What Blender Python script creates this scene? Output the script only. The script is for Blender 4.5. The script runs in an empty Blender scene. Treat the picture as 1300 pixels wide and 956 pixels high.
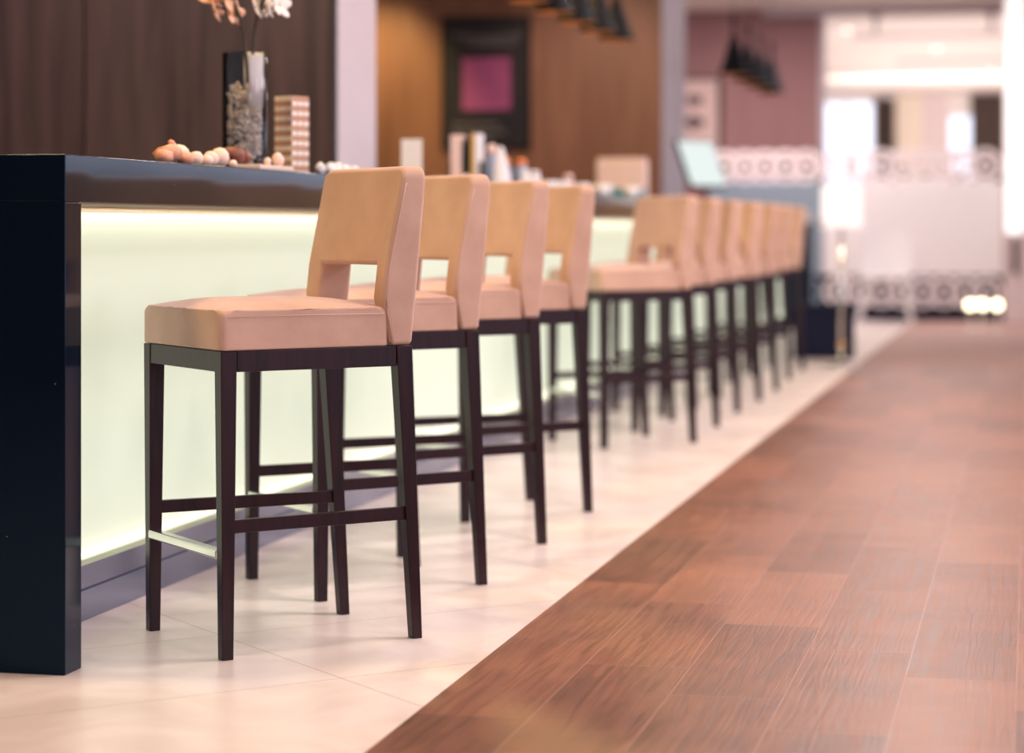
import bpy, bmesh, math, random
from math import sin, cos, pi, radians
from mathutils import Vector, Matrix
random.seed(7)
scn = bpy.context.scene
COL = scn.collection

# ------------------------------------------------------------------ materials
def new_mat(name):
    m = bpy.data.materials.new(name); m.use_nodes = True
    nt = m.node_tree; b = nt.nodes['Principled BSDF']
    return m, nt, b
def setp(b, **k):
    al = dict(color='Base Color', rough='Roughness', metal='Metallic', coat='Coat Weight', coatr='Coat Roughness',
              sheen='Sheen Weight', sheenr='Sheen Roughness', sheent='Sheen Tint', trans='Transmission Weight', ior='IOR',
              emc='Emission Color', ems='Emission Strength', spec='Specular IOR Level', sss='Subsurface Weight')
    for a, v in k.items():
        i = b.inputs[al[a]]
        if a in ('color', 'emc', 'sheent'): v = (*v, 1)
        i.default_value = v
def pm(name, color, rough=.5, var=0.06, scale=20, bump=0, **k):
    """principled with a subtle procedural colour variation"""
    m, nt, b = new_mat(name)
    setp(b, color=color, rough=rough, **k)
    N = nt.nodes; L = nt.links
    tc = N.new('ShaderNodeTexCoord'); no = N.new('ShaderNodeTexNoise'); no.inputs['Scale'].default_value = scale
    no.inputs['Detail'].default_value = 4
    L.new(tc.outputs['Object'], no.inputs['Vector'])
    mx = N.new('ShaderNodeMix'); mx.data_type = 'RGBA'
    mx.inputs[6].default_value = (*[c*(1-var) for c in color], 1)
    mx.inputs[7].default_value = (*[min(1, c*(1+var)) for c in color], 1)
    L.new(no.outputs['Fac'], mx.inputs[0]); L.new(mx.outputs[2], b.inputs['Base Color'])
    if bump:
        bp = N.new('ShaderNodeBump'); bp.inputs['Strength'].default_value = bump; bp.inputs['Distance'].default_value = .002
        L.new(no.outputs['Fac'], bp.inputs['Height']); L.new(bp.outputs[0], b.inputs['Normal'])
    return m
def wood_mat(name, c1, c2, rough=.4, stretch=(30, 30, 1.2), seams=None, **k):
    m, nt, b = new_mat(name); setp(b, rough=rough, **k)
    N = nt.nodes; L = nt.links
    tc = N.new('ShaderNodeTexCoord'); mp = N.new('ShaderNodeMapping'); mp.inputs['Scale'].default_value = stretch
    L.new(tc.outputs['Object'], mp.inputs['Vector'])
    no = N.new('ShaderNodeTexNoise'); no.inputs['Scale'].default_value = 1; no.inputs['Detail'].default_value = 6
    no.inputs['Distortion'].default_value = .6
    L.new(mp.outputs[0], no.inputs['Vector'])
    r = N.new('ShaderNodeValToRGB'); r.color_ramp.elements[0].position = .3; r.color_ramp.elements[1].position = .72
    r.color_ramp.elements[0].color = (*c1, 1); r.color_ramp.elements[1].color = (*c2, 1)
    L.new(no.outputs['Fac'], r.inputs[0]); L.new(r.outputs[0], b.inputs['Base Color'])
    return m

def math_n(nt, op, a, b=None, c=None):
    n = nt.nodes.new('ShaderNodeMath'); n.operation = op
    for i, v in enumerate((a, b, c)):
        if v is None: continue
        if isinstance(v, (int, float)): n.inputs[i].default_value = v
        else: nt.links.new(v, n.inputs[i])
    return n.outputs[0]

def plank_floor():
    m, nt, b = new_mat('wood_plank_floor'); N = nt.nodes; L = nt.links
    tc = N.new('ShaderNodeTexCoord'); sp = N.new('ShaderNodeSeparateXYZ'); L.new(tc.outputs['Object'], sp.inputs[0])
    W, LEN = .232, .865
    u = math_n(nt, 'DIVIDE', math_n(nt, 'ADD', sp.outputs[0], 1.19), W)
    i = math_n(nt, 'FLOOR', u)
    h = math_n(nt, 'MULTIPLY', i, -.6667)
    v = math_n(nt, 'ADD', math_n(nt, 'DIVIDE', math_n(nt, 'ADD', sp.outputs[1], -5.237), LEN), h)
    j = math_n(nt, 'FLOOR', v)
    cb = N.new('ShaderNodeCombineXYZ'); L.new(i, cb.inputs[0]); L.new(j, cb.inputs[1])
    wn = N.new('ShaderNodeTexWhiteNoise'); wn.noise_dimensions = '2D'; L.new(cb.outputs[0], wn.inputs['Vector'])
    fu = math_n(nt, 'FRACT', u); fv = math_n(nt, 'FRACT', v)
    eu = math_n(nt, 'MINIMUM', fu, math_n(nt, 'SUBTRACT', 1, fu)); ev = math_n(nt, 'MINIMUM', fv, math_n(nt, 'SUBTRACT', 1, fv))
    e = math_n(nt, 'MINIMUM', math_n(nt, 'MULTIPLY', eu, W), math_n(nt, 'MULTIPLY', ev, LEN))
    gap = math_n(nt, 'LESS_THAN', e, .0013)
    # grain
    mp = N.new('ShaderNodeMapping'); mp.inputs['Scale'].default_value = (38, 1.8, 1)
    ad = N.new('ShaderNodeVectorMath'); ad.operation = 'ADD'; L.new(tc.outputs['Object'], ad.inputs[0]); L.new(wn.outputs['Color'], ad.inputs[1])
    sc = N.new('ShaderNodeVectorMath'); sc.operation = 'SCALE'; sc.inputs[3].default_value = 1; L.new(ad.outputs[0], sc.inputs[0])
    L.new(sc.outputs[0], mp.inputs[0])
    g = N.new('ShaderNodeTexNoise'); g.inputs['Scale'].default_value = 1.5; g.inputs['Detail'].default_value = 7; g.inputs['Distortion'].default_value = 1.2
    L.new(mp.outputs[0], g.inputs['Vector'])
    kn = N.new('ShaderNodeTexNoise'); kn.inputs['Scale'].default_value = 5; kn.inputs['Detail'].default_value = 3; L.new(sc.outputs[0], kn.inputs['Vector'])
    r = N.new('ShaderNodeValToRGB'); es = r.color_ramp.elements
    es[0].position = .25; es[0].color = (.060, .018, .010, 1); es[1].position = .75; es[1].color = (.315, .126, .066, 1)
    x = es.new(.5); x.color = (.190, .069, .036, 1)
    f = math_n(nt, 'ADD', math_n(nt, 'MULTIPLY', g.outputs['Fac'], .5), math_n(nt, 'MULTIPLY', kn.outputs['Fac'], .3))
    f = math_n(nt, 'ADD', f, math_n(nt, 'MULTIPLY', wn.outputs['Value'], .2))
    L.new(f, r.inputs[0])
    mx = N.new('ShaderNodeMix'); mx.data_type = 'RGBA'; L.new(gap, mx.inputs[0]); L.new(r.outputs[0], mx.inputs[6])
    mx.inputs[7].default_value = (.30, .15, .12, 1); L.new(mx.outputs[2], b.inputs['Base Color'])
    setp(b, rough=.42, spec=.4)
    L.new(math_n(nt, 'ADD', math_n(nt, 'MULTIPLY', g.outputs['Fac'], .25), .26), b.inputs['Roughness'])
    bp = N.new('ShaderNodeBump'); bp.inputs['Strength'].default_value = .25; bp.inputs['Distance'].default_value = .004
    L.new(math_n(nt, 'SUBTRACT', g.outputs['Fac'], math_n(nt, 'MULTIPLY', gap, .8)), bp.inputs['Height']); L.new(bp.outputs[0], b.inputs['Normal'])
    return m
def tile_floor():
    m, nt, b = new_mat('cream_stone_tile'); N = nt.nodes; L = nt.links
    tc = N.new('ShaderNodeTexCoord'); mp = N.new('ShaderNodeMapping'); mp.inputs['Rotation'].default_value = (0, 0, radians(45))
    mp.inputs['Location'].default_value = (.05, .15, 0)
    L.new(tc.outputs['Object'], mp.inputs[0])
    sp = N.new('ShaderNodeSeparateXYZ'); L.new(mp.outputs[0], sp.inputs[0])
    T = .61
    es = []
    for k in (0, 1):
        u = math_n(nt, 'FRACT', math_n(nt, 'DIVIDE', sp.outputs[k], T if k == 0 else 2*T))
        es.append(math_n(nt, 'MULTIPLY', math_n(nt, 'MINIMUM', u, math_n(nt, 'SUBTRACT', 1, u)), T if k == 0 else 2*T))
    gap = math_n(nt, 'LESS_THAN', math_n(nt, 'MINIMUM', es[0], es[1]), .0014)
    no = N.new('ShaderNodeTexNoise'); no.inputs['Scale'].default_value = 2.6; no.inputs['Detail'].default_value = 6; no.inputs['Distortion'].default_value = 1.5
    L.new(tc.outputs['Object'], no.inputs['Vector'])
    r = N.new('ShaderNodeValToRGB'); e = r.color_ramp.elements
    e[0].position = .35; e[0].color = (.72, .63, .57, 1); e[1].position = .6; e[1].color = (.86, .77, .72, 1)
    L.new(no.outputs['Fac'], r.inputs[0])
    mx = N.new('ShaderNodeMix'); mx.data_type = 'RGBA'; L.new(gap, mx.inputs[0]); L.new(r.outputs[0], mx.inputs[6])
    mx.inputs[7].default_value = (.36, .29, .25, 1); L.new(mx.outputs[2], b.inputs['Base Color'])
    setp(b, rough=.32, spec=.4)
    return m
def velvet():
    m, nt, b = new_mat('tan_velvet'); N = nt.nodes; L = nt.links
    tc = N.new('ShaderNodeTexCoord')
    no = N.new('ShaderNodeTexNoise'); no.inputs['Scale'].default_value = 9; no.inputs['Detail'].default_value = 5
    L.new(tc.outputs['Object'], no.inputs['Vector'])
    r = N.new('ShaderNodeValToRGB'); e = r.color_ramp.elements
    e[0].position = .3; e[0].color = (.53, .345, .255, 1); e[1].position = .7; e[1].color = (.63, .425, .325, 1)
    L.new(no.outputs['Fac'], r.inputs[0]); L.new(r.outputs[0], b.inputs['Base Color'])
    fn = N.new('ShaderNodeTexNoise'); fn.inputs['Scale'].default_value = 420; L.new(tc.outputs['Object'], fn.inputs['Vector'])
    bp = N.new('ShaderNodeBump'); bp.inputs['Strength'].default_value = .25; bp.inputs['Distance'].default_value = .0015
    L.new(fn.outputs['Fac'], bp.inputs['Height'])
    b2 = N.new('ShaderNodeBump'); b2.inputs['Strength'].default_value = .3; b2.inputs['Distance'].default_value = .006
    L.new(no.outputs['Fac'], b2.inputs['Height']); L.new(bp.outputs[0], b2.inputs['Normal']); L.new(b2.outputs[0], b.inputs['Normal'])
    setp(b, rough=.85, spec=.2, sheen=.6, sheenr=.35, sheent=(1, .84, .86))
    return m
def black_stone():
    m, nt, b = new_mat('black_polished_stone'); N = nt.nodes; L = nt.links
    tc = N.new('ShaderNodeTexCoord'); vo = N.new('ShaderNodeTexVoronoi'); vo.inputs['Scale'].default_value = 26
    L.new(tc.outputs['Object'], vo.inputs['Vector'])
    wn = N.new('ShaderNodeTexWhiteNoise'); L.new(vo.outputs['Position'], wn.inputs['Vector'])
    s = math_n(nt, 'MULTIPLY', math_n(nt, 'LESS_THAN', vo.outputs['Distance'], .035), math_n(nt, 'GREATER_THAN', wn.outputs['Value'], .75))
    mx = N.new('ShaderNodeMix'); mx.data_type = 'RGBA'; L.new(s, mx.inputs[0])
    mx.inputs[6].default_value = (.004, .0085, .018, 1); mx.inputs[7].default_value = (.35, .38, .42, 1)
    L.new(mx.outputs[2], b.inputs['Base Color']); setp(b, rough=.10, spec=.28); b.inputs['Specular Tint'].default_value = (.3, .6, 1, 1)
    return m
def emis(name, color, s, base=(.8, .8, .8), rough=.5):
    m, nt, b = new_mat(name); setp(b, color=base, rough=rough, emc=color, ems=s); return m

M = {}
M['plank'] = plank_floor(); M['tile'] = tile_floor(); M['velvet'] = velvet(); M['stone'] = black_stone()
M['legwood'] = wood_mat('dark_stained_wood', (.010, .002, .004), (.028, .006, .009), .32, (60, 60, 5), spec=.3)
M['piping'] = pm('velvet_piping', (.62, .44, .36), .9)
M['chrome'] = pm('brushed_chrome', (.75, .74, .70), .22, metal=1)
M['brass'] = pm('warm_brass', (.75, .48, .22), .25, metal=1)
M['bronze'] = pm('bronze_trim', (.26, .20, .13), .6, metal=.3)
M['walnut'] = wood_mat('dark_walnut_panel', (.028, .017, .017), (.080, .050, .047), .45, (14, 14, .9))
M['walnut2'] = wood_mat('brown_oak_panel', (.13, .060, .036), (.215, .105, .066), .5, (9, 9, .8))
M['kick'] = pm('blue_grey_steel', (.26, .29, .42), .22, metal=.9, var=.35, scale=3)
M['seam'] = pm('dark_seam', (.01, .009, .01), .8)
M['lilac'] = pm('lilac_plaster', (.62, .56, .59), .7)
M['mauve'] = wood_mat('mauve_wall', (.34, .185, .185), (.40, .22, .215), .7, (3, 3, .1))
M['ceil'] = pm('cream_ceiling', (.86, .79, .73), .8)
M['white'] = pm('white_lacquer', (.82, .79, .78), .45)
M['warmwhite'] = pm('warm_white_paint', (.78, .70, .66), .7)
M['pinkwall'] = pm('pale_pink_wall', (.70, .58, .57), .7)
M['shadedpanel'] = pm('panel_painted_shade', (.24, .31, .37), .28, spec=.6)  # left screen panel, its shadow put into the colour
M['darkbase'] = pm('dark_blue_black', (.012, .014, .034), .85, spec=.1)
M['black'] = pm('matt_black', (.008, .010, .016), .45)
M['blackshade'] = pm('black_lamp_metal', (.002, .003, .007), .6, spec=.2)
M['copper'] = pm('copper_lining', (.85, .42, .16), .3, metal=.8)
M['carpet'] = pm('rose_brown_carpet', (.42, .27, .235), .75, var=.12, scale=60, bump=.4)
M['curtain'] = pm('dark_brown_curtain', (.085, .055, .045), .8)
M['creampillar'] = pm('cream_pillar', (.78, .66, .54), .7)
M['panel'] = emis('lit_glass_panel', (.85, .95, .72), .39, base=(.42, .47, .40), rough=.35)
M['panelgreen'] = pm('green_glass_edge', (.50, .62, .42), .2)
M['bulb'] = emis('warm_bulb', (1, .80, .50), 5)
M['led'] = emis('led_lens', (1, .93, .8), 5)
M['glow'] = emis('white_strip_glow', (1, .97, .94), .72)
M['screen'] = emis('screen_face', (.88, 1.0, .97), .62, base=(.04, .04, .05), rough=.2)
M['glowboard'] = emis('white_board_added_glow', (.95, .97, 1), .45, base=(.6, .6, .6))  # glow added so the menu board stays white
M['paper'] = pm('white_paper', (.82, .82, .84), .8)
M['pinkpaper'] = pm('pale_pink_card', (.78, .60, .55), .7)
M['teal'] = pm('teal_plastic', (.02, .22, .27), .4)
M['peach'] = pm('peach_stone', (.82, .40, .26), .7, var=.25, scale=60, bump=.6)
M['palepeach'] = pm('pale_peach_stone', (.88, .66, .54), .6, var=.1, scale=50)
M['darkred'] = pm('dark_red_stone', (.17, .045, .03), .55, var=.3, scale=50, bump=.5)
M['cream'] = pm('cream_board', (.70, .58, .50), .6)
M['block'] = wood_mat('pale_block_wood', (.48, .27, .17), (.62, .38, .25), .6, (60, 4, 60))
def block_ends():
    m = M['block']; nt = m.node_tree; N = nt.nodes; L = nt.links; b = N['Principled BSDF']
    tc = N.new('ShaderNodeTexCoord'); sp = N.new('ShaderNodeSeparateXYZ'); L.new(tc.outputs['Normal'], sp.inputs[0])
    f = math_n(nt, 'GREATER_THAN', math_n(nt, 'ABSOLUTE', sp.outputs[1]), .8)
    mx = N.new('ShaderNodeMix'); mx.data_type = 'RGBA'; L.new(f, mx.inputs[0]); src = b.inputs['Base Color'].links[0].from_socket
    L.new(src, mx.inputs[6]); mx.inputs[7].default_value = (.95, .86, .76, 1); L.new(mx.outputs[2], b.inputs['Base Color'])
block_ends()
M['petalp'] = pm('peach_petal', (.90, .55, .38), .6, sss=.1)
M['petalw'] = pm('white_petal', (.88, .82, .76), .6, sss=.1)
M['yellow'] = pm('yellow_stamen', (.80, .50, .08), .6)
M['stem'] = pm('dark_stem', (.045, .035, .03), .7)
M['pebble'] = pm('speckled_pebbles', (.88, .70, .62), .6, var=.4, scale=70)
M['leaf'] = pm('green_leaf', (.06, .13, .05), .6)
M['lattice'] = pm('pale_lattice', (.80, .72, .71), .55)
M['magenta'] = pm('magenta_print', (.26, .055, .17), .7, var=.35, scale=18)
M['chalk'] = pm('grey_chalk', (.30, .28, .30), .9)
M['orange'] = pm('orange_lid', (.85, .25, .06), .4)
M['brown'] = pm('brown_ceramic', (.28, .12, .06), .4)
M['blueglass'] = pm('blue_grey_glaze', (.28, .36, .50), .25)
M['ink'] = pm('grey_ink', (.14, .10, .10), .8)
m, nt, b = new_mat('clear_glass'); setp(b, color=(.97, .98, 1), rough=0, trans=1, ior=1.22); M['glass'] = m

# ------------------------------------------------------------------ mesh helpers
def bx(bm, x0, x1, y0, y1, z0, z1):
    vs = [bm.verts.new((x, y, z)) for z in (z0, z1) for y in (y0, y1) for x in (x0, x1)]
    for f in ((0, 2, 3, 1), (4, 5, 7, 6), (0, 1, 5, 4), (1, 3, 7, 5), (3, 2, 6, 7), (2, 0, 4, 6)):
        bm.faces.new([vs[i] for i in f])
    return vs
def taper(bm, c0, s0, c1, s1):
    """prism between a rectangle at c0 (half sizes s0) and one at c1"""
    vs = []
    for c, s in ((c0, s0), (c1, s1)):
        for dx, dy in ((-1, -1), (1, -1), (1, 1), (-1, 1)):
            vs.append(bm.verts.new((c[0]+dx*s[0], c[1]+dy*s[1], c[2])))
    bm.faces.new(vs[3::-1]); bm.faces.new(vs[4:])
    for i in range(4):
        j = (i+1) % 4; bm.faces.new((vs[i], vs[j], vs[4+j], vs[4+i]))
def lathe(bm, prof, c=(0, 0, 0), seg=32, closed=False):
    rings = []
    for r, z in prof:
        rings.append([bm.verts.new((c[0]+r*cos(2*pi*k/seg), c[1]+r*sin(2*pi*k/seg), c[2]+z)) for k in range(seg)] if r > 1e-6
                     else [bm.verts.new((c[0], c[1], c[2]+z))])
    pairs = list(zip(rings, rings[1:])) + ([(rings[-1], rings[0])] if closed else [])
    for a, b2 in pairs:
        for k in range(seg):
            k2 = (k+1) % seg
            if len(a) == 1 and len(b2) == 1: continue
            if len(a) == 1: bm.faces.new((a[0], b2[k2], b2[k]))
            elif len(b2) == 1: bm.faces.new((a[k], a[k2], b2[0]))
            else: bm.faces.new((a[k], a[k2], b2[k2], b2[k]))
def tube(bm, pts, r, seg=8):
    pts = [Vector(p) for p in pts]; rings = []
    rs = r if isinstance(r, (list, tuple)) else [r]*len(pts)
    up = Vector((0, 0, 1))
    for i, p in enumerate(pts):
        d = (pts[min(i+1, len(pts)-1)]-pts[max(i-1, 0)]).normalized()
        u = d.cross(up)
        if u.length < 1e-3: u = d.cross(Vector((1, 0, 0)))
        u.normalize(); v = d.cross(u)
        rings.append([bm.verts.new(p+(u*cos(2*pi*k/seg)+v*sin(2*pi*k/seg))*rs[i]) for k in range(seg)])
    for a, c in zip(rings, rings[1:]):
        for k in range(seg): bm.faces.new((a[k], a[(k+1) % seg], c[(k+1) % seg], c[k]))
    bm.faces.new(rings[0][::-1]); bm.faces.new(rings[-1])
def rock(bm, c, r, sq=(1, 1, 1), jit=.25, sub=2):
    res = bmesh.ops.create_icosphere(bm, subdivisions=sub, radius=1)
    ph = [random.uniform(0, 6) for _ in range(6)]
    for v in res['verts']:
        k = 1+jit*(sin(3*v.co.x+ph[0])*sin(4*v.co.y+ph[1])+.6*sin(7*v.co.z+ph[2])*sin(6*v.co.x+ph[3]))
        v.co = Vector((c[0]+v.co.x*r*sq[0]*k, c[1]+v.co.y*r*sq[1]*k, c[2]+v.co.z*r*sq[2]*k))
def obj(name, bm, mat, parent=None, loc=(0, 0, 0), rot=0, bevel=0, seg=2, smooth=False, label=None):
    bmesh.ops.recalc_face_normals(bm, faces=bm.faces)
    me = bpy.data.meshes.new(name); bm.to_mesh(me); bm.free()
    me.materials.append(mat if not isinstance(mat, str) else M[mat])
    if smooth or bevel:
        for p in me.polygons: p.use_smooth = True
    o = bpy.data.objects.new(name, me); COL.objects.link(o)
    o.location = loc; o.rotation_euler = (0, 0, rot)
    if parent: o.parent = parent
    if bevel:
        md = o.modifiers.new('bevel', 'BEVEL'); md.width = bevel; md.segments = seg; md.limit_method = 'ANGLE'; md.angle_limit = radians(40)
        md.harden_normals = True
    if label: o['label'] = label
    return o
def B(): return bmesh.new()
def boxobj(name, dims, mat, parent=None, **k):
    bm = B(); bx(bm, *dims); return obj(name, bm, mat, parent, **k)
def tag(o, label, cat, group=None, kind=None):
    o['label'] = label; o['category'] = cat
    if group: o['group'] = group
    if kind: o['kind'] = kind
    return o
def thing(name, label, cat, loc=(0, 0, 0), rot=0, group=None):
    o = bpy.data.objects.new(name, None); COL.objects.link(o); o.empty_display_size = .1
    o.location = loc; o.rotation_euler = (0, 0, rot)
    return tag(o, label, cat, group)
def struct(o, label=None):
    o['kind'] = 'structure'
    if label: o['label'] = label
    return o
def dup(root, loc, label, rot=None, group=None):
    r = root.copy(); COL.objects.link(r); r.location = loc; r['label'] = label
    if rot is not None: r.rotation_euler = (0, 0, rot)
    if group: r['group'] = group
    for ch in list(root.children):
        c = ch.copy(); COL.objects.link(c); c.parent = r
        for g in list(ch.children):
            d = g.copy(); COL.objects.link(d); d.parent = c
    return r

# ------------------------------------------------------------------ room (x = away from the bar, y = along the bar)
H = 3.40
TX = -1.19
bm = B(); bx(bm, -9, TX, -3, 25.5, -.06, 0); struct(obj('floor', bm, 'tile'), 'cream stone tile floor strip along the bar')
bm = B(); bx(bm, TX, 7, -3, 16.1, -.06, 0); struct(obj('floor', bm, 'plank'), 'reddish brown wood plank floor')
bm = B(); bx(bm, TX, 7, 16.1, 42, -.06, .004); bx(bm, -9, TX, 25.5, 42, -.06, .004); struct(obj('floor', bm, 'carpet'), 'rose brown carpet at the far end')
bm = B(); bx(bm, -9, 7, -3, 42.3, H, H+.1); struct(obj('ceiling', bm, 'ceil'))
# near panelled wall behind the bar, ends at the back of the bar
WX = -2.83
bm = B()
for x0, x1 in ((WX-1.102, WX), (WX-2.225, WX-1.117), (WX-3.345, WX-2.235), (-9, WX-3.355)): bx(bm, x0, x1, 9.10, 9.13, 0, H)
w = struct(obj('wall_left', bm, 'walnut'), 'dark walnut wall panels with thin upright joints')
bm = B(); bx(bm, -9, WX-.004, 9.131, 9.14, 0, H); obj('backing', bm, 'seam', w)
bm = B(); bx(bm, WX+.0005, WX+.006, 9.095, 9.139, 0, H); obj('corner_trim', bm, 'seam', w)
bm = B(); bx(bm, WX-.30, WX-.003, 9.14, 9.745, 0, H); struct(obj('trim_1', bm, 'lilac'), 'pale lilac wall end beside the dark walnut panels')
bm = B(); bx(bm, -9, WX-.30, 9.14, 9.745, 0, H); struct(obj('wall_left', bm, 'walnut2'))
# second wall, brown oak with poster
bm = B()
xx = WX
while xx > -9:
    bx(bm, max(-9, xx-1.196), xx, 17.77, 17.80, 0, H); xx -= 1.2
w = struct(obj('wall_middle', bm, 'walnut2'), 'brown oak wall panels with the black poster')
bm = B(); bx(bm, -9, WX-.004, 17.801, 17.81, 0, H); obj('backing', bm, 'seam', w)
bm = B(); bx(bm, -9, WX-.003, 17.81, 19.03, 0, H); struct(obj('trim_2', bm, 'lilac'), 'pale lilac wall end at the far end of the bar')
# mauve wall
bm = B(); bx(bm, -9, -2.29, 25.5, 25.7, 0, H); struct(obj('wall_back', bm, 'mauve'), 'mauve wall behind the far planter screen')
bm = B(); bx(bm, -2.289, -2.24, 25.48, 25.72, 0, H); struct(obj('trim_3', bm, 'lilac'))
bm = B(); bx(bm, -2.9, 7, 25.3, 25.42, H-.09, H); struct(obj('trim_4', bm, 'lilac'), 'pale lilac beam under the ceiling')
# left side wall (hidden side of the room)
bm = B(); bx(bm, -9.1, -9, -3, 42, 0, H); struct(obj('wall_left', bm, 'warmwhite'))
# far wall with windows
bm = B()
FY = 42.0
def pier(x0, x1, mat, z0=0, z1=H, nm='wall_far'):
    bm = B(); bx(bm, x0, x1, FY, FY+.2, z0, z1); return struct(obj(nm, bm, mat))
pier(-9, -3.75, 'warmwhite'); pier(-2.78, -2.42, 'warmwhite'); pier(-2.42, -1.93, 'creampillar'); pier(-1.93, -1.46, 'pinkwall')
pier(-1.0, .6, 'warmwhite'); pier(1.8, 2.4, 'warmwhite'); pier(3.6, 4.2, 'warmwhite'); pier(5.4, 7, 'warmwhite')
for x0, x1, z1 in ((-3.75, -2.78, 3.3), (-1.46, -1.0, 3.04), (.6, 1.8, 3.1), (2.4, 3.6, 3.1), (4.2, 5.4, 3.1)):
    pier(x0, x1, 'warmwhite' if x0 < 0 else 'darkbase', 0, .35 if x0 < 0 else 1.6); pier(x0, x1, 'warmwhite', z1, H)
def window(n, x0, x1, z0, z1):
    bm = B()
    for a, c in ((x0, x0+.04), (x1-.04, x1), ((x0+x1)/2-.02, (x0+x1)/2+.02)): bx(bm, a, c, FY+.06, FY+.12, z0, z1)
    bx(bm, x0, x1, FY+.06, FY+.12, z0, z0+.05); bx(bm, x0, x1, FY+.06, FY+.12, z1-.05, z1)
    w = struct(obj('window_%d' % n, bm, 'white'), 'bright window in the far wall')
for n, (x0, x1, z1) in enumerate(((-3.75, -2.78, 3.3), (-1.46, -1.0, 3.04), (.6, 1.8, 3.1), (2.4, 3.6, 3.1), (4.2, 5.4, 3.1))):
    window(n+1, x0, x1, .35 if x0 < 0 else 1.6, z1)
# right side: tall glazed front, outside the frame
RX = 7
bm = B()
y = -3
while y < 42:
    bx(bm, RX, RX+.15, y, y+.2, 0, H); y += 3
bx(bm, RX, RX+.15, -3, 20, 0, .3); bx(bm, RX, RX+.15, -3, 42, 3.1, H)
struct(obj('wall_right', bm, 'warmwhite'), 'glazed window front along the right side')
bm = B(); bx(bm, -9, 7, -3.15, -3, 0, 2.0); bx(bm, -9, -.5, -3.15, -3, 2.0, H); bx(bm, 6.5, 7, -3.15, -3, 2.0, H); bx(bm, -.5, 6.5, -3.15, -3, 3.2, H)
struct(obj('wall_front', bm, 'walnut'), 'dark walnut wall behind the viewer with high windows')
bm = B(); bx(bm, RX-.1, RX+.16, 20, 42, 0, 1.6); struct(obj('wall_right', bm, 'darkbase'), 'dark panelled lower wall under the far right windows')
# pale column at the right edge
bm = B(); bx(bm, -.27, .45, 24.0, 24.6, 0, H)
struct(obj('trim_5', bm, 'pinkwall'), 'pale pink column at the right edge')
# curtains on the far wall
def curtain(x0, x1, z0, z1, label):
    bm = B(); n = 40; f = []; bk = []
    for k in range(n+1):
        x = x0+(x1-x0)*k/n; yy = FY-.14+.05*sin(k*1.3)
        f.append((bm.verts.new((x, yy, z0)), bm.verts.new((x, yy, z1)))); bk.append((bm.verts.new((x, yy+.02, z0)), bm.verts.new((x, yy+.02, z1))))
    for k in range(n):
        bm.faces.new((f[k][0], f[k+1][0], f[k+1][1], f[k][1])); bm.faces.new((bk[k+1][0], bk[k][0], bk[k][1], bk[k+1][1]))
    tag(obj('curtain', bm, 'curtain', smooth=True), label, 'curtain')
curtain(-2.76, -2.40, .02, 3.32, 'narrow dark brown curtain beside the left bright far window')
curtain(-1.06, -.36, .02, 3.38, 'wide dark brown curtain at far right beside the column')

# ------------------------------------------------------------------ bar counter
BX, BY0, BY1, BD = -2.02, 4.565, 21.8, .75
bar = thing('bar_counter', 'long black stone bar counter with glowing cream front panels', 'bar counter', (BX, BY0, 0))
L_ = BY1-BY0
boxobj('worktop', (-BD, 0, 0, L_, 1.017, 1.12), 'stone', bar, bevel=.003)
boxobj('end_panel', (-BD, 0, 0, .088, 0, 1.0168), 'stone', bar, bevel=.003)
boxobj('end_panel', (-BD, 0, L_-.088, L_, 0, 1.0168), 'stone', bar, bevel=.003)
boxobj('carcass', (-BD+.02, -.262, .09, L_-.09, .01, 1.015), 'black', bar)
boxobj('header_trim', (-.262, -.242, .09, L_-.09, 1.002, 1.0133), 'bronze', bar)
boxobj('soffit', (-.262, -.004, .089, L_-.089, 1.0135, 1.0168), 'bronze', bar, label='bronze underside of the worktop')
y = .09; n = 0
while y < L_-.2:
    y1 = min(y+2.4, L_-.09)
    boxobj('light_panel', (-.262, -.250, y, y1-.002, .148, 1.002), 'panel', bar, label='glowing cream glass panel'); y = y1
boxobj('panel_edge', (-.262, -.243, .09, L_-.09, .134, .148), 'panelgreen', bar)
boxobj('kick_plate', (-.262, -.246, .09, L_-.09, .075, .134), 'kick', bar, label='blue grey polished skirting')
boxobj('kick_plate', (-.262, -.238, .09, L_-.09, 0.001, .074), 'kick', bar, label='blue grey polished skirting')
# warm LED strip under the worktop, hidden behind the header
def area(name, loc, sx, sy, energy, color, rot=(0, 0, 0)):
    l = bpy.data.lights.new(name, 'AREA'); l.shape = 'RECTANGLE'; l.size = sx; l.size_y = sy; l.energy = energy; l.color = color
    o = bpy.data.objects.new(name, l); COL.objects.link(o); o.location = loc; o.rotation_euler = rot; return o
def spot(name, loc, target, energy, color, angle=70, blend=.8, r=.05):
    l = bpy.data.lights.new(name, 'SPOT'); l.energy = energy; l.color = color; l.spot_size = radians(angle); l.spot_blend = blend; l.shadow_soft_size = r
    o = bpy.data.objects.new(name, l); COL.objects.link(o); o.location = loc
    o.rotation_euler = (Vector(target)-Vector(loc)).to_track_quat('-Z', 'Y').to_euler(); return o
area('panel_strip_light', (BX-.225, (BY0+BY1)/2, 1.008), .014, L_-.3, 8, (1, .88, .74), (0, radians(15), 0))
area('panel_strip_light', (BX-.232, (BY0+BY1)/2, .150), .012, L_-.3, 3.5, (1, .84, .66), (0, radians(165), 0))  # lower strip added to warm the panel foot in place of floor bounce

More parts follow.
